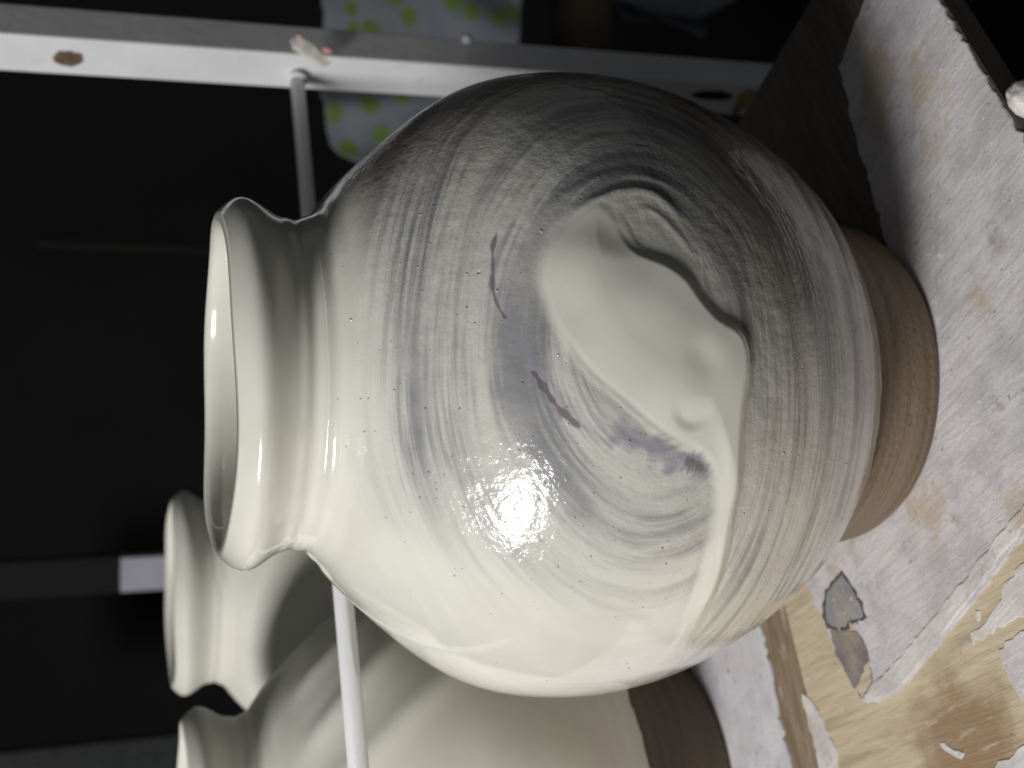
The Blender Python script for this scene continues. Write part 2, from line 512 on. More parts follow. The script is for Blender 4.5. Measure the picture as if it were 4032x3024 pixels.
# drip of slip hanging over the board's front edge
bm = bmesh.new()
bmesh.ops.create_uvsphere(bm, u_segments=32, v_segments=20, radius=1)
for v in bm.verts:
    k = 1 + 0.10 * noise.noise(v.co * 2.3) + 0.05 * noise.noise(v.co * 6)
    v.co *= k
    v.co = Vector((v.co.x * 0.0085, v.co.y * 0.0055, v.co.z * 0.0075))
d = bm_obj('slip_drip', bm, WHITE_SLIP, front, True)
dq = on_z(4046, 392, -0.006)
d.location = (dq[0], dq[1], -0.006)
d.rotation_euler = (0, 0, math.atan2(U.y, U.x))

rear = thing('ware_board', 'lavender slip coated board with a bare brown edge under the two rear pots', 'board')
RZ = -0.0030
r0, r1 = e1 - ed * 0.35 + GAP, e0 + ed * 0.085 + GAP
rb = [r0, r1, Vector((-0.015, 0.55)), r0 + en * 0.62]
slab('plank', [tuple(p) for p in rb], -0.0165, RZ - 0.0012, WOOD_EDGE, rear, bevel=0.0014)
c0, c1 = Vector(on_z(2985, 2430, RZ)), Vector(on_z(3118, 3024, RZ))
cd = (c1 - c0).normalized()
rc = [c1 + cd * 0.35, c1, c0.lerp(c1, 0.62) + en * 0.002, c0.lerp(c1, 0.3) - en * 0.001, c0, c0 - cd * 0.08, Vector((-0.017, 0.548)), r0 + en * 0.618]
slab('slip_coat', [tuple(p) for p in rc], RZ - 0.0013, RZ, PLASTER_CLEAN, rear, 0.0007, 0.003, 0.0004, 31)


# ------------------------------------------------------------------ pots
CURVES = {'pr': [(0.0114, -0.1, 0.064), (0.0027, -0.099, 0.0613), (-0.0061, -0.0983, 0.0605), (-0.0157, -0.0982, 0.0619), (-0.0226, -0.0981, 0.064)],
 'pb': [(0.0558, -0.0981, 0.1818), (0.0493, -0.0976, 0.188), (0.0414, -0.0979, 0.1926), (0.0318, -0.1, 0.1946), (0.0207, -0.1035, 0.1937), (0.0092, -0.108, 0.1895), (-0.0007, -0.1118, 0.1839), (-0.0092, -0.115, 0.1762), (-0.0156, -0.1174, 0.1664), (-0.0212, -0.1188, 0.1539), (-0.0261, -0.1189, 0.1375)],
 'SL': [(0.0517, -0.108, 0.16), (0.0558, -0.105, 0.164), (0.0514, -0.1045, 0.173), (0.0439, -0.1046, 0.1806), (0.0343, -0.106, 0.1845), (0.0253, -0.1085, 0.1845), (0.0175, -0.1114, 0.1821), (0.0115, -0.1137, 0.1787), (0.0059, -0.1156, 0.1752), (0.0011, -0.1171, 0.171), (-0.0026, -0.1183, 0.1667), (-0.0074, -0.1194, 0.1607), (-0.0128, -0.1199, 0.1542), (-0.0176, -0.1201, 0.146), (-0.0214, -0.1198, 0.1378), (-0.0264, -0.1188, 0.133), (-0.0368, -0.1159, 0.1303), (-0.0502, -0.1107, 0.1296), (-0.0661, -0.102, 0.1296), (-0.0805, -0.091, 0.1293), (-0.0929, -0.0782, 0.1272), (-0.0937, -0.0756, 0.1184)],
 'S': [(0.0517, -0.108, 0.16), (0.0484, -0.1097, 0.1593), (0.0447, -0.1114, 0.1583), (0.0407, -0.1133, 0.1559), (0.0387, -0.1145, 0.1522), (0.0373, -0.1153, 0.1484), (0.0356, -0.1161, 0.145), (0.032, -0.1174, 0.1405), (0.0258, -0.119, 0.1361), (0.0205, -0.1199, 0.1313), (0.0185, -0.12, 0.1272), (0.0166, -0.12, 0.1242), (0.0125, -0.1202, 0.1214), (0.0052, -0.1206, 0.1208), (0.0002, -0.1209, 0.1218), (-0.004, -0.1209, 0.1228), (-0.0131, -0.1203, 0.1235), (-0.0225, -0.1189, 0.1231), (-0.0306, -0.1171, 0.1228), (-0.0406, -0.114, 0.1235), (-0.0534, -0.1085, 0.1225), (-0.0668, -0.1008, 0.1225), (-0.0799, -0.0908, 0.1225), (-0.0937, -0.0756, 0.1184)],
 'arc': [(0.0385, -0.1055, 0.183), (0.0442, -0.1047, 0.1803), (0.0497, -0.1044, 0.1755), (0.0554, -0.1042, 0.1681), (0.0595, -0.1039, 0.16), (0.0612, -0.1042, 0.1522), (0.0598, -0.1057, 0.145), (0.0549, -0.1086, 0.1399), (0.0485, -0.1116, 0.1361), (0.0411, -0.1145, 0.1337)],
 'arc2': [(0.0427, -0.1018, 0.1863), (0.0516, -0.1008, 0.1812), (0.0584, -0.1007, 0.1733), (0.0633, -0.1005, 0.1647), (0.0661, -0.1007, 0.1552), (0.0658, -0.1021, 0.146), (0.0624, -0.1045, 0.1392), (0.0563, -0.1079, 0.1337)],
 'leafL': [(0.0176, -0.1118, 0.1812), (0.0115, -0.1137, 0.1787), (0.0059, -0.1156, 0.1752), (0.0011, -0.1171, 0.171), (-0.0026, -0.1183, 0.1667), (-0.0074, -0.1194, 0.1607), (-0.0128, -0.1199, 0.1542), (-0.0176, -0.1201, 0.146), (-0.0214, -0.1198, 0.1361)],
 'lobe': [(0.0535, -0.108, 0.1552), (0.0538, -0.1086, 0.1484), (0.0491, -0.1113, 0.1429), (0.0414, -0.1145, 0.1375), (0.0363, -0.1162, 0.1337)],
 'cres': [(-0.0068, -0.1212, 0.1463), (-0.0094, -0.1212, 0.1443), (-0.011, -0.1212, 0.1412), (-0.0116, -0.1212, 0.1375), (-0.0107, -0.1212, 0.133)],
 'dim': [(0.0088, -0.1214, 0.1385), (0.0069, -0.1215, 0.1368)],
 'low': [(-0.0651, -0.0993, 0.1651), (-0.069, -0.0983, 0.1576), (-0.073, -0.0968, 0.1481), (-0.0733, -0.0972, 0.1392), (-0.0694, -0.1, 0.134)],
 'p1': [(0.048, -0.0944, 0.1932), (0.0421, -0.0954, 0.1954), (0.035, -0.0976, 0.1962), (0.0295, -0.0989, 0.1968), (0.0236, -0.1012, 0.1959), (0.0181, -0.1042, 0.1935)],
 'p1b': [(0.051, -0.0977, 0.1866), (0.0463, -0.0972, 0.1906), (0.0397, -0.0984, 0.1929), (0.0334, -0.0997, 0.1943)],
 'p2': [(0.0056, -0.1087, 0.1889), (0.0001, -0.1108, 0.1857), (-0.0058, -0.1126, 0.1821), (-0.0104, -0.1143, 0.1778), (-0.0138, -0.1154, 0.1739)],
 'p3': [(-0.0115, -0.117, 0.1697), (-0.0142, -0.1184, 0.1627), (-0.0178, -0.1192, 0.1549), (-0.0214, -0.1195, 0.1457), (-0.0246, -0.1192, 0.1364)],
 'p4': [(-0.023, -0.1194, 0.1429), (-0.0246, -0.1192, 0.1364)],
 'p5': [(-0.0258, -0.1188, 0.144), (-0.0267, -0.1188, 0.1361)],
 'p6': [(-0.0329, -0.1033, 0.1895), (-0.0375, -0.1061, 0.1824), (-0.0422, -0.1076, 0.1755)],
 'p7': [(0.007, -0.1097, 0.1872), (-0.0022, -0.1132, 0.1812), (-0.008, -0.1156, 0.1749), (-0.0128, -0.1171, 0.1687)],
 'p8': [(-0.0147, -0.0933, 0.2073), (-0.0215, -0.0956, 0.2032), (-0.0268, -0.0984, 0.1984)],
 'p9': [(0.0535, -0.0976, 0.1848), (0.0586, -0.098, 0.179), (0.0627, -0.099, 0.171), (0.0664, -0.0985, 0.1647)],
 'f1': [(-0.0659, -0.0977, 0.1687), (-0.0717, -0.0957, 0.1607), (-0.0759, -0.0944, 0.1494), (-0.0768, -0.0945, 0.1385)]}


PROFILE = [(0.06215, 0.26888), (0.0679, 0.26216), (0.06187, 0.2483), (0.06265, 0.2378), (0.07203, 0.2294), (0.08345, 0.2189),
           (0.10067, 0.2), (0.11419, 0.179), (0.12065, 0.1538), (0.12148, 0.1286), (0.11621, 0.0992), (0.10395, 0.0698),
           (0.08608, 0.0446), (0.0745, 0.0352)]


def seg_dist(P, L):
    """distance to a polyline and position along it (0..1), in the unrolled plane"""
    best = np.full(len(P), 1e9); along = np.zeros(len(P))
    seglen = np.linalg.norm(np.diff(L, axis=0), axis=1); cum = np.r_[0, np.cumsum(seglen)]
    for i in range(len(L) - 1):
        a, ab = L[i], L[i + 1] - L[i]
        dx, dy = P[:, 0] - a[0], P[:, 1] - a[1]
        t = np.clip((dx * ab[0] + dy * ab[1]) / (ab @ ab + 1e-15), 0, 1)
        d = np.hypot(dx - t * ab[0], dy - t * ab[1])
        m = d < best
        best[m] = d[m]; along[m] = ((cum[i] + t * seglen[i]) / cum[-1])[m]
    return best, along


def resample(line, n=40):
    p = np.array(line, float)
    t = np.r_[0, np.cumsum(np.linalg.norm(np.diff(p, axis=0), axis=1))]
    # smooth by Catmull-Rom
    out = []
    q = np.linspace(0, t[-1], n)
    for x in q:
        i = min(max(np.searchsorted(t, x) - 1, 0), len(p) - 2)
        u = (x - t[i]) / (t[i + 1] - t[i])
        p0, p1, p2, p3 = p[max(i - 1, 0)], p[i], p[i + 1], p[min(i + 2, len(p) - 1)]
        out.append(0.5 * ((2 * p1) + (-p0 + p2) * u + (2 * p0 - 5 * p1 + 4 * p2 - p3) * u * u + (-p0 + 3 * p1 - 3 * p2 + p3) * u ** 3))
    return np.array(out)


def pot_surface(cols, rows, profile, wob, seed):
    """points of the glazed surface: outside from the glaze edge up to the lip, over it and down inside"""
    r, z = spline(profile, 4000)
    # densify evenly; first rows = bottom
    L = np.r_[0, np.cumsum(np.hypot(np.diff(r), np.diff(z)))]
    q = np.linspace(0, L[-1], rows)
    ro, zo = np.interp(q, L, r)[::-1], np.interp(q, L, z)[::-1]
    inner = [(0.06215, 0.26888), (0.0606, 0.2700), (0.0588, 0.2685), (0.0572, 0.262), (0.0565, 0.252), (0.0573, 0.238), (0.066, 0.229),
             (0.080, 0.215), (0.100, 0.19), (0.112, 0.155), (0.113, 0.12), (0.10, 0.07), (0.07, 0.035), (0.03, 0.024), (0.002, 0.022)]
    ri, zi = spline(inner, 110)
    ri, zi = ri[1:], zi[1:]
    return ro, zo, ri, zi


def build_pot(name, label, loc, cols, rows, detail, profile=PROFILE, rot=0.0, group='glazed pots on the boards', foot=None, seed=0, tilt=0.0):
    root = thing(name, label, 'pot', loc, group)
    root.rotation_euler = (0, 0, rot)
    ro, zo, ri, zi = pot_surface(cols, rows, profile, 0, seed)
    nf = int(cols * 0.86)
    ph = np.r_[np.linspace(-math.pi - 0.25, 0.25, nf), np.linspace(0.25, math.pi - 0.25, cols - nf + 2)[1:-1]]
    rnd = np.random.RandomState(seed)
    # outside
    C, S = np.cos(ph), np.sin(ph)
    X = np.outer(ro, C); Y = np.outer(ro, S); Zz = np.repeat(zo[:, None], len(ph), 1)
    dr, dz = np.gradient(ro), np.gradient(zo)
    ln = np.hypot(dr, dz)
    nr, nz = dz / ln, -dr / ln
    N = np.stack([np.outer(nr, C), np.outer(nr, S), np.repeat(nz[:, None], len(ph), 1)], -1)
    P = np.stack([X, Y, Zz], -1)
    h = np.zeros(X.shape)
    PH = np.repeat(ph[None, :], len(zo), 0)
    # hand-thrown wobble
    for k in range(5):
        a, b, p, q = rnd.randint(1, 5), rnd.uniform(10, 45), rnd.uniform(0, 6.28), rnd.uniform(0, 6.28)
        h += 0.00028 * np.cos(a * PH + p) * np.cos(b * Zz + q)
    # throwing rings
    h += 0.00022 * np.sin(Zz * 520 + 0.8 * np.sin(PH)) * (smooth01(Zz, 0.105, 0.06) * 1.0 + smooth01(Zz, 0.235, 0.25) * 0.35)
    h += 0.00025 * np.sin(Zz * 900 + PH * 0.7) * smooth01(Zz, 0.228, 0.236) * smooth01(Zz, 0.252, 0.244)
    flow = np.zeros(P.shape); kind = np.zeros(P.shape)
    if detail:
        flat = P.reshape(-1, 3)
        front = (flat[:, 1] < 0.0) & (flat[:, 2] < 0.24)
        idx = np.where(front)[0]
        Q = flat[idx]
        hh = np.zeros(len(Q)); pig = np.zeros(len(Q))
        RU = 0.119                                            # the belly unrolled: (arc length, height)
        q2 = np.stack([np.arctan2(Q[:, 1], Q[:, 0]) * RU, Q[:, 2]], -1)
        un = lambda line: np.stack([np.arctan2(line[:, 1], line[:, 0]) * RU, line[:, 2]], -1)
        cur = {k: un(resample(v, 64 if k in ('S', 'SL') else 26)) for k, v in CURVES.items()}
        poly = np.concatenate([cur['S'], cur['SL'][::-1]], 0)
        ins = np.zeros(len(q2), bool)
        for i in range(len(poly)):
            (xa, ya), (xb, yb) = poly[i - 1], poly[i]
            c = (ya > q2[:, 1]) != (yb > q2[:, 1])
            ins ^= c & (q2[:, 0] < (xb - xa) * (q2[:, 1] - ya) / (yb - ya + 1e-12) + xa)
        # the thick raised skin of slip: steep on its outer side, sloping gently on the other
        dS, alS = seg_dist(q2, cur['S']); dL, alL = seg_dist(q2, cur['SL'])
        outer = dS < dL
        sS = np.where(ins | ~outer, dS, -dS); sL = np.where(ins | outer, dL, -dL)
        plate = smooth01(sS, -0.0032, 0.0024) * (0.30 * smooth01(sL, -0.001, 0.003) + 0.70 * smooth01(sL, 0.0, 0.017 - 0.009 * smooth01(q2[:, 1], 0.136, 0.126)))
        tip = cur['S'][-1]
        dt = np.hypot(q2[:, 0] - tip[0], q2[:, 1] - tip[1])
        t0 = cur['S'][0]
        d0 = np.hypot(q2[:, 0] - t0[0], q2[:, 1] - t0[1])
        hh += 0.0023 * plate * smooth01(dt, 0.0, 0.045) * (0.45 + 0.55 * smooth01(d0, 0.0, 0.016))
        leafmask = smooth01(sS, -0.0022, 0.0006) * smooth01(sL, -0.0035, 0.0030) * smooth01(dt, 0.002, 0.040)
        # gentle hollows in the raised leaf
        hh += leafmask * 0.00035 * np.sin(q2[:, 0] * 210 + 1.0) * np.sin(q2[:, 1] * 150)
        # outer lobe, raised inside its arc
        arcp = np.concatenate([cur['arc'], un(np.array([[0.02, -0.118, 0.136], [0.010, -0.1186, 0.150], [0.014, -0.117, 0.170]]))], 0)
        insA = np.zeros(len(q2), bool)
        for i in range(len(arcp)):
            (xa, ya), (xb, yb) = arcp[i - 1], arcp[i]
            c = (ya > q2[:, 1]) != (yb > q2[:, 1])
            insA ^= c & (q2[:, 0] < (xb - xa) * (q2[:, 1] - ya) / (yb - ya + 1e-12) + xa)
        d, al = seg_dist(q2, cur['arc']); d_arc = d.copy()
        e_ = np.minimum.reduce([np.hypot(q2[:, 0] - cur['arc'][k][0], q2[:, 1] - cur['arc'][k][1]) for k in (0, -1)])
        sA = np.where(insA, d, -d)
        hh += 0.0011 * smooth01(e_, 0.009, 0.026) * smooth01(sA, -0.0028, 0.0012) * np.exp(-np.clip(sA, 0, 1) / 0.006) * smooth01(d, 0.02, 0.012)
        for nm, a_, w_ in (('arc2', 0.00035, 0.0020), ('leafL', 0.00034, 0.0011), ('lobe', 0.00030, 0.0014),                            ('dim', -0.0008, 0.0052), ('low', -0.0004, 0.0020), ('f1', 0.0004, 0.003)):
            d, al = seg_dist(q2, cur[nm])
            hh += a_ * np.exp(-(d / w_) ** 2) * (1 if nm == 'dim' else smooth01(al, -0.02, 0.3) * smooth01(al, 1.02, 0.7))
        cc = cur['cres'].mean(0) + np.array([0.0032, 0.0008])
        hh -= 0.0010 * smooth01(np.hypot(q2[:, 0] - cc[0], (q2[:, 1] - cc[1])), 0.0078, 0.0035) * smooth01(cc[0] - q2[:, 0], -0.0040, 0.0060) * 0.9
        for nm, w, a in (('pr', 0.0011, 0.95), ('pb', 0.0040, 0.48), ('p1', 0.0007, 1.25), ('p1b', 0.0026, 0.50), ('p2', 0.0013, 1.2), ('p3', 0.0056, 0.80), ('p4', 0.0034, 1.2),
                         ('p5', 0.0007, 0.9), ('p6', 0.0022, 0.38), ('p7', 0.0020, 0.38), ('p8', 0.0028, 0.25), ('p9', 0.0020, 0.5), ('f1', 0.0022, 0.16)):
            d, al = seg_dist(q2, cur[nm])
            ends = smooth01(al, -0.02, 0.12) * smooth01(al, 1.02, 0.90) if nm not in ('p3', 'p4', 'p5') else smooth01(al, -0.02, 0.2)
            w = w * (0.75 + 0.45 * np.sin(al * 9 + w * 4000) * np.sin(al * 23 + 1))
            pig = np.maximum(pig, a * ends * smooth01(d, w * 1.9, w * 0.3))
        # below the ridge the wiping runs level round the pot
        zr = np.interp(q2[:, 0], [-1e3] + list(cur['S'][::-1][:44, 0]) + [1e3], [cur['S'][-1][1] - 0.002] + list(cur['S'][::-1][:44, 1]) + [0.112])
        sw = 0.002 + 0.016 * smooth01(q2[:, 0], -0.078, -0.125)
        side_r = smooth01((Q[:, 2] - zr) / sw, 1, -1)
        # wiping strokes: nested ovals round the raised leaf
        az = np.arctan2(Q[:, 1], Q[:, 0]) + 1.42
        a_ = 0.115 * az; b_ = (Q[:, 2] - 0.152)
        b_ = b_ + 0.35 * np.sign(b_) * np.clip(np.abs(b_) - 0.045, 0, 1) * 1.3
        ea = 1.42 + 1.5 * smooth01(Q[:, 2] - zr, 0.001, -0.001) * smooth01(az, 0.45, -0.1)
        ov = np.sqrt((a_ / ea) ** 2 + b_ ** 2)
        tt = ov + 0.0035 * np.sin(az * 2.3 + 0.6) + 0.0010 * np.sin(az * 5.1 + Q[:, 2] * 60)
        lower = smooth01(az, -0.50, -0.86)                        # smooth, thick side towards the lamp
        top = smooth01(Q[:, 2], 0.218, 0.233)
        th = (1 - leafmask) * (1 - 0.93 * lower) * (1 - 0.92 * top) * 0.9
        th = np.maximum(th, side_r * (1 - leafmask) * (1 - 0.45 * smooth01(az, -0.45, -1.1)))
        lobe_m = np.where(insA, smooth01(d_arc, 0.0, 0.003), 0.0)
        th = th * (1 - 0.72 * lobe_m)
        flow.reshape(-1, 3)[idx, 0] = tt
        flow.reshape(-1, 3)[idx, 1] = th
        flow.reshape(-1, 3)[idx, 2] = pig * (1 - 0.75 * leafmask)
        kind.reshape(-1, 3)[idx, 0] = np.maximum(side_r * (0.25 + 0.75 * smooth01(az, -0.55, 0.45)), smooth01(az, 0.45, 1.0) * 0.7)  # browner round the right: part thin glaze, part shade put into the colour
        kind.reshape(-1, 3)[idx, 1] = th
        pit = (np.clip(th * 1.1 + 0.10 + 0.5 * smooth01(az, -0.9, -0.45), 0.03, 1)) * (1 - 0.92 * leafmask) * (1 - 0.6 * top)
        kind.reshape(-1, 3)[idx, 2] = pit
        h.reshape(-1)[idx] += hh
    else:
        flow[..., 0] = Zz; flow[..., 1] = 0.03; kind[..., 2] = 0.06
        # soft folds of thick glaze over the shoulder
        for a0, slope, amp in ((-1.15, 6.0, 0.0022), (-0.82, 7.0, 0.0026), (-0.45, 5.0, 0.0020), (-0.1, 6.0, 0.0014), (-2.0, 6.0, 0.0006)):
            u_ = PH - a0 - slope * (0.2 - Zz)
            h += amp * np.exp(-(u_ / 0.085) ** 2) * smooth01(Zz, 0.225, 0.205) * smooth01(Zz, 0.11, 0.16)
    P = P + N * h[..., None]
    # ragged, slightly thick lower edge of the glaze
    edge_n = np.zeros(len(ph))
    for k in range(9):
        f = rnd.randint(3, 60); edge_n += rnd.normal() * np.cos(f * ph + rnd.uniform(0, 6.28)) / (1 + f * 0.08)
    edge_n *= 0.00042
    low = smooth01(P[..., 2], profile[-1][1] + 0.012, profile[-1][1])
    P[..., 2] += low * edge_n[None, :]
    # inside
    wob = 1 + 0.004 * np.cos(2 * ph + 0.6) + 0.003 * np.cos(3 * ph + 2)
    XI = np.outer(ri, C * 1.0); YI = np.outer(ri, S); ZI = np.repeat(zi[:, None], len(ph), 1)
    PI_ = np.stack([XI, YI, ZI], -1)
    # blend the lip's own height offsets into the inside
    dl = (P[-1] - np.stack([ro[-1] * C, ro[-1] * S, np.full(len(ph), zo[-1])], -1))
    w = np.exp(-np.arange(len(ri)) / 6.0)
    PI_ += dl[None] * w[:, None, None]
    # a turned-in lower rim of the glaze
    b0 = P[0].copy(); b0[:, :2] *= 0.965; b0[:, 2] -= 0.0003
    P = np.concatenate([b0[None], P, PI_], 0)
    hrim = smooth01(P[..., 2], 0.250, 0.268)
    ang = np.arctan2(P[..., 1], P[..., 0])
    P[..., 2] += hrim * (0.0007 * np.cos(2 * ang + 0.9) + 0.0004 * np.cos(5 * ang) + tilt * np.cos(ang))
    pad_f = np.concatenate([flow[:1], flow, np.zeros(PI_.shape)], 0)
    pad_k = np.concatenate([kind[:1], kind, np.zeros(PI_.shape) + np.array([0, 0, 0.08])], 0)
    me = grid_mesh('glazed_body', P, True)
    vec_attr(me, 'flow', pad_f); vec_attr(me, 'kind', pad_k)
    link_mesh('glazed_body', me, GLAZE if detail else GLAZE_DRY, root)
    # bare clay foot
    fp = foot or [(0.0020, 0.0012), (0.0600, 0.0010), (0.0640, 0.0002), (0.0664, 0.0008), (0.0686, 0.0046), (0.0690, 0.0070), (0.0696, 0.0095), (0.0700, 0.0150), (0.0704, 0.0178), (0.0709, 0.0190), (0.0716, 0.026),
                  (0.0728, 0.031), (0.0738, 0.0370), (0.0738, 0.0395)]
    fr = np.array([p[0] for p in fp]); fz = np.array([p[1] for p in fp])
    q = np.linspace(0, len(fp) - 1, 120)
    fr, fz = np.interp(q, np.arange(len(fp)), fr), np.interp(q, np.arange(len(fp)), fz)
    pf = np.linspace(0, 2 * math.pi, 240, endpoint=False)
    FX = np.outer(fr, np.cos(pf)); FY = np.outer(fr, np.sin(pf)); FZ = np.repeat(fz[:, None], 240, 1)
    rr = 1 + (0.0035 * np.sin(FZ * 700 + 0.7 * np.sin(pf)[None]) * 0.5 + 0.004 * np.cos(2 * pf + 1)[None] + 0.0025 * np.cos(7 * pf + 2)[None] * (FZ < 0.018))
    # gouge left by a tool
    rr -= 0.010 * np.exp(-((pf[None] - 4.55) / 0.018) ** 2 - ((FZ - 0.0165 - (pf[None] - 4.55) * 0.05) / 0.0018) ** 2)
    # a smeared band
    rr += 0.004 * smooth01(np.abs(pf[None] - 4.35), 0.55, 0.45) * smooth01(FZ, 0.0186, 0.0180) * smooth01(FZ, 0.006, 0.009)
    FP = np.stack([FX * rr, FY * rr, FZ], -1)
    link_mesh('foot', grid_mesh('foot', FP, True), CLAY_SHADED if foot else CLAY, root)
    return root


build_pot('glazed_pot', 'large front pot, cream glaze with grey wiped swirls round a raised leaf shape', (0, 0, 0), 900, 760, True, seed=3)
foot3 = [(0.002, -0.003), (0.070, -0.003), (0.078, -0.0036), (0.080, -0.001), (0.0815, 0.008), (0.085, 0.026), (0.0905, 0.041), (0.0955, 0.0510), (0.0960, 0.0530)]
prof3 = PROFILE[:10] + [(0.1170, 0.0992), (0.1075, 0.0725), (0.0975, 0.0525)]
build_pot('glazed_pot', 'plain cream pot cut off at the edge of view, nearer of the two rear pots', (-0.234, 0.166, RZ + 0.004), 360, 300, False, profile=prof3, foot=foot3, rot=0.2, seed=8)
build_pot('glazed_pot', 'plain cream pot farthest back, seen from neck to shoulder behind the other two', (-0.1405, 0.366, RZ), 320, 260, False, rot=2.1, seed=12)


# ------------------------------------------------------------------ rack
def bar(bm, p0, p1, a, w, t):
    """box from p0 to p1; a = direction of its width"""
    p0, p1 = Vector(p0), Vector(p1)
    d = (p1 - p0).normalized()
    a = Vector(a); a = (a - d * a.dot(d)).normalized()
    b = d.cross(a)
    vs = [bm.verts.new(p + a * (sx * w / 2) + b * (sy * t / 2)) for p in (p0, p1) for sx, sy in ((-1, -1), (1, -1), (1, 1), (-1, 1))]
    for f in ((0, 1, 2, 3), (4, 5, 6, 7), (0, 1, 5, 4), (1, 2, 6, 5), (2, 3, 7, 6), (3, 0, 4, 7)):
        bm.faces.new([vs[i] for i in f])
    bmesh.ops.recalc_face_normals(bm, faces=bm.faces[:])


def tube(bm, p0, p1, r, seg=24):
    p0, p1 = Vector(p0), Vector(p1)
    q = (p1 - p0).to_track_quat('Z', 'Y')
    rings = [[bm.verts.new(p + q @ Vector((r * math.cos(k * 2 * math.pi / seg), r * math.sin(k * 2 * math.pi / seg), 0))) for k in range(seg)] for p in (p0, p1)]
    for k in range(seg):
        bm.faces.new((rings[0][k], rings[0][(k + 1) % seg], rings[1][(k + 1) % seg], rings[1][k]))
    bm.faces.new(rings[0][::-1]); bm.faces.new(rings[1])


U3 = U.to_3d().normalized() if hasattr(U, 'to_3d') else U
rack = thing('metal_rack', 'white painted metal rack upright with a thin round crossbar running behind the front pot', 'rack')
S = 0.0262
# the lit face's two long edges, where the photo shows them, at the upright's distance
PD = 0.262
pt = on_y(0, 207 - 4, PD); pb = on_y(2900, 395, PD)
axis = (pb - pt).normalized()
def face_pt(ix):                                   # a point on the middle of the lit face at the picture's column ix
    iy = 207 + (395 - 207) * ix / 2900.0
    return on_y(ix, iy, PD)
top_c = face_pt(0) + Vector(U) * (S / 2) - axis * 0.15
bot_c = face_pt(2900) + Vector(U) * (S / 2) + axis * 0.10
bm = bmesh.new(); bar(bm, top_c, bot_c, U, S, S)
bm_obj('upright', bm, WHITE_PAINT, rack, False, 0.0012)


def on_face(ix, off, proud):
    """point on the lit face: column ix, off = metres across the face, proud = metres in front of it"""
    return face_pt(ix) + Vector(Vd) * off - Vector(U) * proud


def lit_disc(name, ix, off, rx, rz, mat, proud=0.0003, ragged=0.08, n=26, thick=0.0008):
    bm = bmesh.new()
    c = on_face(ix, off, proud)
    rnd = random.Random(int(ix))
    vs = [bm.verts.new(c + Vector(Vd) * (rx * math.cos(k * 2 * math.pi / n) * (1 + rnd.gauss(0, ragged))) - axis * (rz * math.sin(k * 2 * math.pi / n) * (1 + rnd.gauss(0, ragged)))) for k in range(n)]
    f = bm.faces.new(vs)
    r = bmesh.ops.extrude_face_region(bm, geom=[f])
    for v in r['geom']:
        if isinstance(v, bmesh.types.BMVert): v.co += Vector(U) * (thick + proud)
    bmesh.ops.recalc_face_normals(bm, faces=bm.faces[:])
    return bm_obj(name, bm, mat, rack)


lit_disc('bolt_hole', 268, 0.001, 0.0055, 0.0080, RUST)
lit_disc('rust_slot', 2800, -0.003, 0.0042, 0.016, SHADE_BLACK, 0.0003, 0.06)
lit_disc('ochre_residue', 2925, 0.0, 0.0125, 0.0065, OCHRE, 0.0005, 0.08)
# torn tape wrapped at the joint
bm = bmesh.new()
tp = [(1150, 150), (1168, 142), (1195, 158), (1235, 178), (1262, 205), (1300, 248), (1270, 252), (1225, 222), (1190, 205), (1158, 182)]
vs = [bm.verts.new(on_y(x, y, PD - 0.0285) + Vector((0, 0.0015 * math.sin(i * 2.1), 0))) for i, (x, y) in enumerate(tp)]
f = bm.faces.new(vs)
r = bmesh.ops.extrude_face_region(bm, geom=[f])
for v in r['geom']:
    if isinstance(v, bmesh.types.BMVert): v.co.y += 0.006
bmesh.ops.recalc_face_normals(bm, faces=bm.faces[:])
bmesh.ops.triangulate(bm, faces=bm.faces[:])
bm_obj('torn_tape', bm, TAPE, rack)
for (x, y, a, b) in ((1288, 196, 0.0022, 0.0034), (1178, 142, 0.0012, 0.0018)):
    bm = bmesh.new(); bmesh.ops.create_icosphere(bm, subdivisions=2, radius=1)
    for v in bm.verts: v.co = Vector((v.co.x * a, v.co.y * 0.0012, v.co.z * b)) * (1 + .3 * noise.noise(v.co * 2))
    s_ = bm_obj('pink_scrap', bm, PINK, rack, True)
    s_.location = on_y(x, y, PD - 0.030)
# crossbar
rod_r = on_y(1168, 300, PD + 0.002)
rod_l = on_y(1412, 3024, 0.026)
dvec = (rod_l - rod_r)
bm = bmesh.new(); tube(bm, rod_r, rod_r + dvec * 1.25, 0.0043)
bm_obj('crossbar', bm, WHITE_PAINT, rack, True)
bm = bmesh.new()
q = dvec.to_track_quat('Z', 'Y')
seg, sg2 = 24, 10
c0 = rod_r + dvec.normalized() * 0.0035
ring = [[bm.verts.new(c0 + q @ Vector(((0.0048 + 0.0016 * math.cos(b)) * math.cos(a), (0.0048 + 0.0016 * math.cos(b)) * math.sin(a), 0.0016 * math.sin(b))))
         for b in [k * 2 * math.pi / sg2 for k in range(sg2)]] for a in [k * 2 * math.pi / seg for k in range(seg)]]
for i in range(seg):
    for j in range(sg2):
        bm.faces.new((ring[i][j], ring[(i + 1) % seg][j], ring[(i + 1) % seg][(j + 1) % sg2], ring[i][(j + 1) % sg2]))
bmesh.ops.recalc_face_normals(bm, faces=bm.faces[:])
bm_obj('weld_bead', bm, WHITE_PAINT, rack, True)
# small bolt on the shaded side
bm = bmesh.new(); bmesh.ops.create_uvsphere(bm, u_segments=16, v_segments=10, radius=0.0035)
b_ = bm_obj('bolt_head', bm, DIM_PAINT, rack, True)
b_.location = on_y(1838, 152, PD - 0.004)

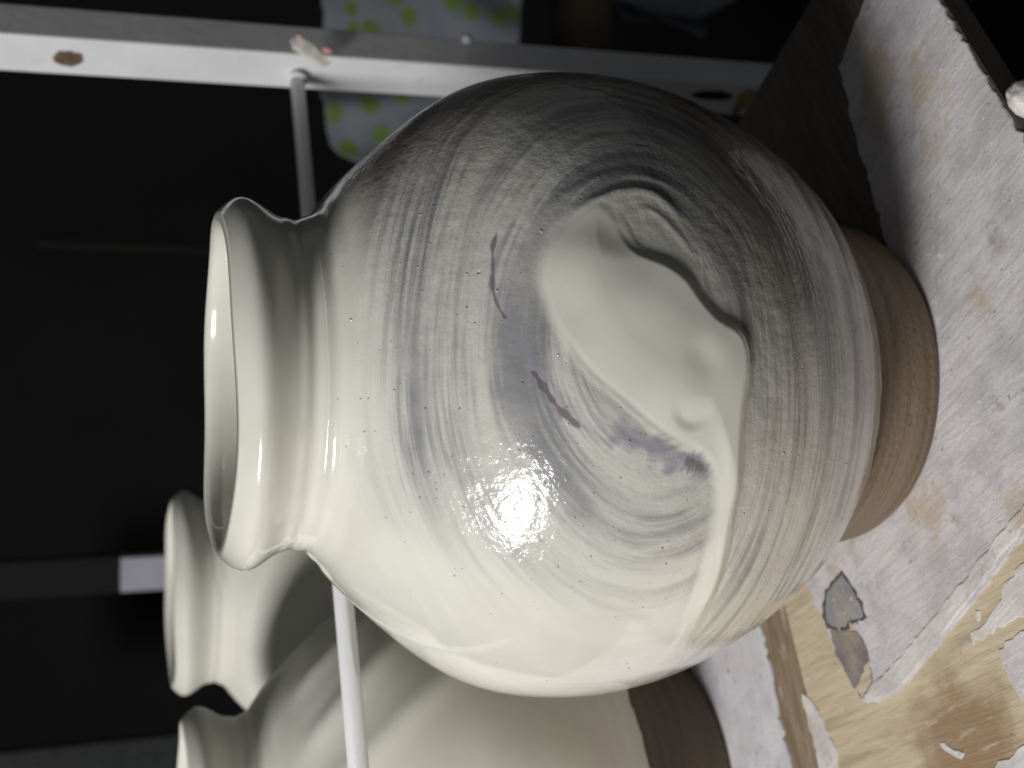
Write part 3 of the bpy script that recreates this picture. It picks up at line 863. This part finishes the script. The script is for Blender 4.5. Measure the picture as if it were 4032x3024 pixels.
# upright far behind; its lit and shadowed lengths are put in as two colours
bp = thing('metal_post', 'post beside the farthest pot, lower length coloured as lit, upper as shaded, deep in background', 'post')
PY = 0.86
w_ = (on_y(560, 2190, PY) - on_y(560, 2322, PY)).length
a0, a1 = on_y(474, 2256, PY), on_y(1300, 2256, PY)
bm = bmesh.new(); bar(bm, (a0.x, PY, a0.z), (a0.x, PY, a1.z - 0.2), (1, 0, 0), w_, 0.03)
bm_obj('lit_length', bm, DIM_PAINT, bp, False, 0.001)
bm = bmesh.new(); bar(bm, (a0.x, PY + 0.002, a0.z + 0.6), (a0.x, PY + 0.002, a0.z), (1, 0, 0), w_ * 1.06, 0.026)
bm_obj('shaded_length', bm, SHADE_BLACK, bp, False, 0.001)


# ------------------------------------------------------------------ cloths behind
def cloth(name, outline, y, mat, label, cat, dots=(), fold=0.012, thick=0.002, n=150, seed=0):
    """hanging cloth: dense sheet cut to an outline (photo points carried to distance y), with folds"""
    pts = [on_y(px, py, y) for px, py in outline]
    P2 = [(p.x, p.z) for p in pts]
    x0, x1 = min(p[0] for p in P2), max(p[0] for p in P2)
    z0, z1 = min(p[1] for p in P2), max(p[1] for p in P2)

    def inside(x, z):
        c = False
        for i in range(len(P2)):
            (xa, za), (xb, zb) = P2[i], P2[i - 1]
            if (za > z) != (zb > z) and x < (xb - xa) * (z - za) / (zb - za) + xa: c = not c
        return c
    bm = bmesh.new()
    st = max(x1 - x0, z1 - z0) / n
    V = {}
    dl = bm.verts.layers.float_vector.new('dots')
    D2 = [(on_y(a, b, y), r) for a, b, r in dots]
    nx, nz = int((x1 - x0) / st) + 1, int((z1 - z0) / st) + 1
    for i in range(nx + 1):
        for k in range(nz + 1):
            x, z = x0 + i * st, z0 + k * st
            dy = fold * (math.sin(x * 38 + 5 * noise.noise(Vector((x * 6, z * 5, seed)))) + 0.8 * noise.noise(Vector((x * 11, z * 6, seed + 3))))
            v = bm.verts.new((x, y + dy, z))
            dd = 0
            for c, r in D2:
                dd = max(dd, 1.0 - 0.5 * math.hypot((x - c.x) * 1.0, z - c.z) / (r * (1 + 0.12 * noise.noise(Vector((x * 90, z * 90, 1))))))
            v[dl] = (dd, 0, 0)
            V[i, k] = v
    for i in range(nx):
        for k in range(nz):
            if inside(x0 + (i + .5) * st, z0 + (k + .5) * st):
                bm.faces.new((V[i, k], V[i + 1, k], V[i + 1, k + 1], V[i, k + 1]))
    bmesh.ops.delete(bm, geom=[v for v in bm.verts if not v.link_faces], context='VERTS')
    for _ in range(3):
        bd = [v for v in bm.verts if any(e.is_boundary for e in v.link_edges)]
        bmesh.ops.smooth_vert(bm, verts=bd, factor=0.5, use_axis_x=True, use_axis_z=True, use_axis_y=True)
    o = bm_obj(name, bm, mat, None, True)
    m = o.modifiers.new('thickness', 'SOLIDIFY'); m.thickness = thick
    return tag(o, label, cat)


DY = 0.80
px = (on_y(1600, 100, DY) - on_y(1601, 100, DY)).length
cloth('dotted_cloth', [(1262, -500), (1262, 0), (1272, 130), (1258, 250), (1265, 400), (1275, 480), (1305, 560), (1350, 610), (1420, 640), (1560, 660), (1800, 640),
                       (2015, 500), (2020, 250), (2045, 100), (2062, 0), (2080, -500)], DY, CLOTH,
      'grey blue cloth printed with lime green dots hanging behind the white upright', 'cloth',
      [(1461, 115, 34 * px), (1607, 67, 34 * px), (1844, 61, 36 * px), (1770, 20, 36 * px), (1953, 79, 34 * px), (2008, 49, 36 * px), (1449, 416, 36 * px), (1312, 453, 33 * px),
       (1376, 577, 34 * px), (1508, 525, 34 * px), (1583, 385, 30 * px), (1558, -4, 30 * px), (1380, 40, 26 * px), (1390, 112, 24 * px), (1620, 250, 34 * px), (1760, 280, 34 * px), (1500, 250, 34 * px)],
      0.010)
cloth('dim_cloth', [(2400, -300), (2440, 0), (2425, 95), (2560, 90), (2600, 60), (2690, 130), (2740, 175), (2790, 100), (2810, 40), (2905, 0), (2900, -300)], 0.95, DARKCLOTH,
      'dim blue grey cloth hanging in the dark beside the brown panel', 'cloth', (), 0.02, seed=5)
bm = bmesh.new()
c0_, c1_ = on_y(2175, -200, 1.02), on_y(2400, 330, 1.02)
bar(bm, (0.5 * (c0_.x + c1_.x), 1.02, c0_.z), (0.5 * (c0_.x + c1_.x), 1.02, c1_.z), (1, 0, 0), abs(c0_.x - c1_.x), 0.012)
tag(bm_obj('brown_panel', bm, CARD, None, False, 0.002), 'dim brown panel standing in the dark between the dotted cloth and the dim cloth', 'panel')
bm = bmesh.new()
c0_, c1_ = on_y(150, 970, 1.25), on_y(1300, 1000, 1.25)
bar(bm, (0.5 * (c0_.x + c1_.x), 1.25, c0_.z), (0.5 * (c0_.x + c1_.x), 1.25, c1_.z), (1, 0, 0), 0.010, 0.010)
tag(bm_obj('thin_pole', bm, plain('dim_pole', (0.007, 0.007, 0.006), 0.95), None, False, 0.001), 'thin dark vertical pole barely showing in the dark above the front pot', 'pole')
bm = bmesh.new()
c0_, c1_ = on_y(-300, 2990, 1.3), on_y(760, 3400, 1.3)
bar(bm, (0.5 * (c0_.x + c1_.x), 1.3, c0_.z), (0.5 * (c0_.x + c1_.x), 1.3, c1_.z), (1, 0, 0), abs(c0_.x - c1_.x), 0.02)
tag(bm_obj('grey_panel', bm, plain('dim_grey_panel', (0.03, 0.032, 0.034), 0.8), None, False, 0.002), 'dim grey panel deep in the dark beyond the nearer rear pot', 'panel')
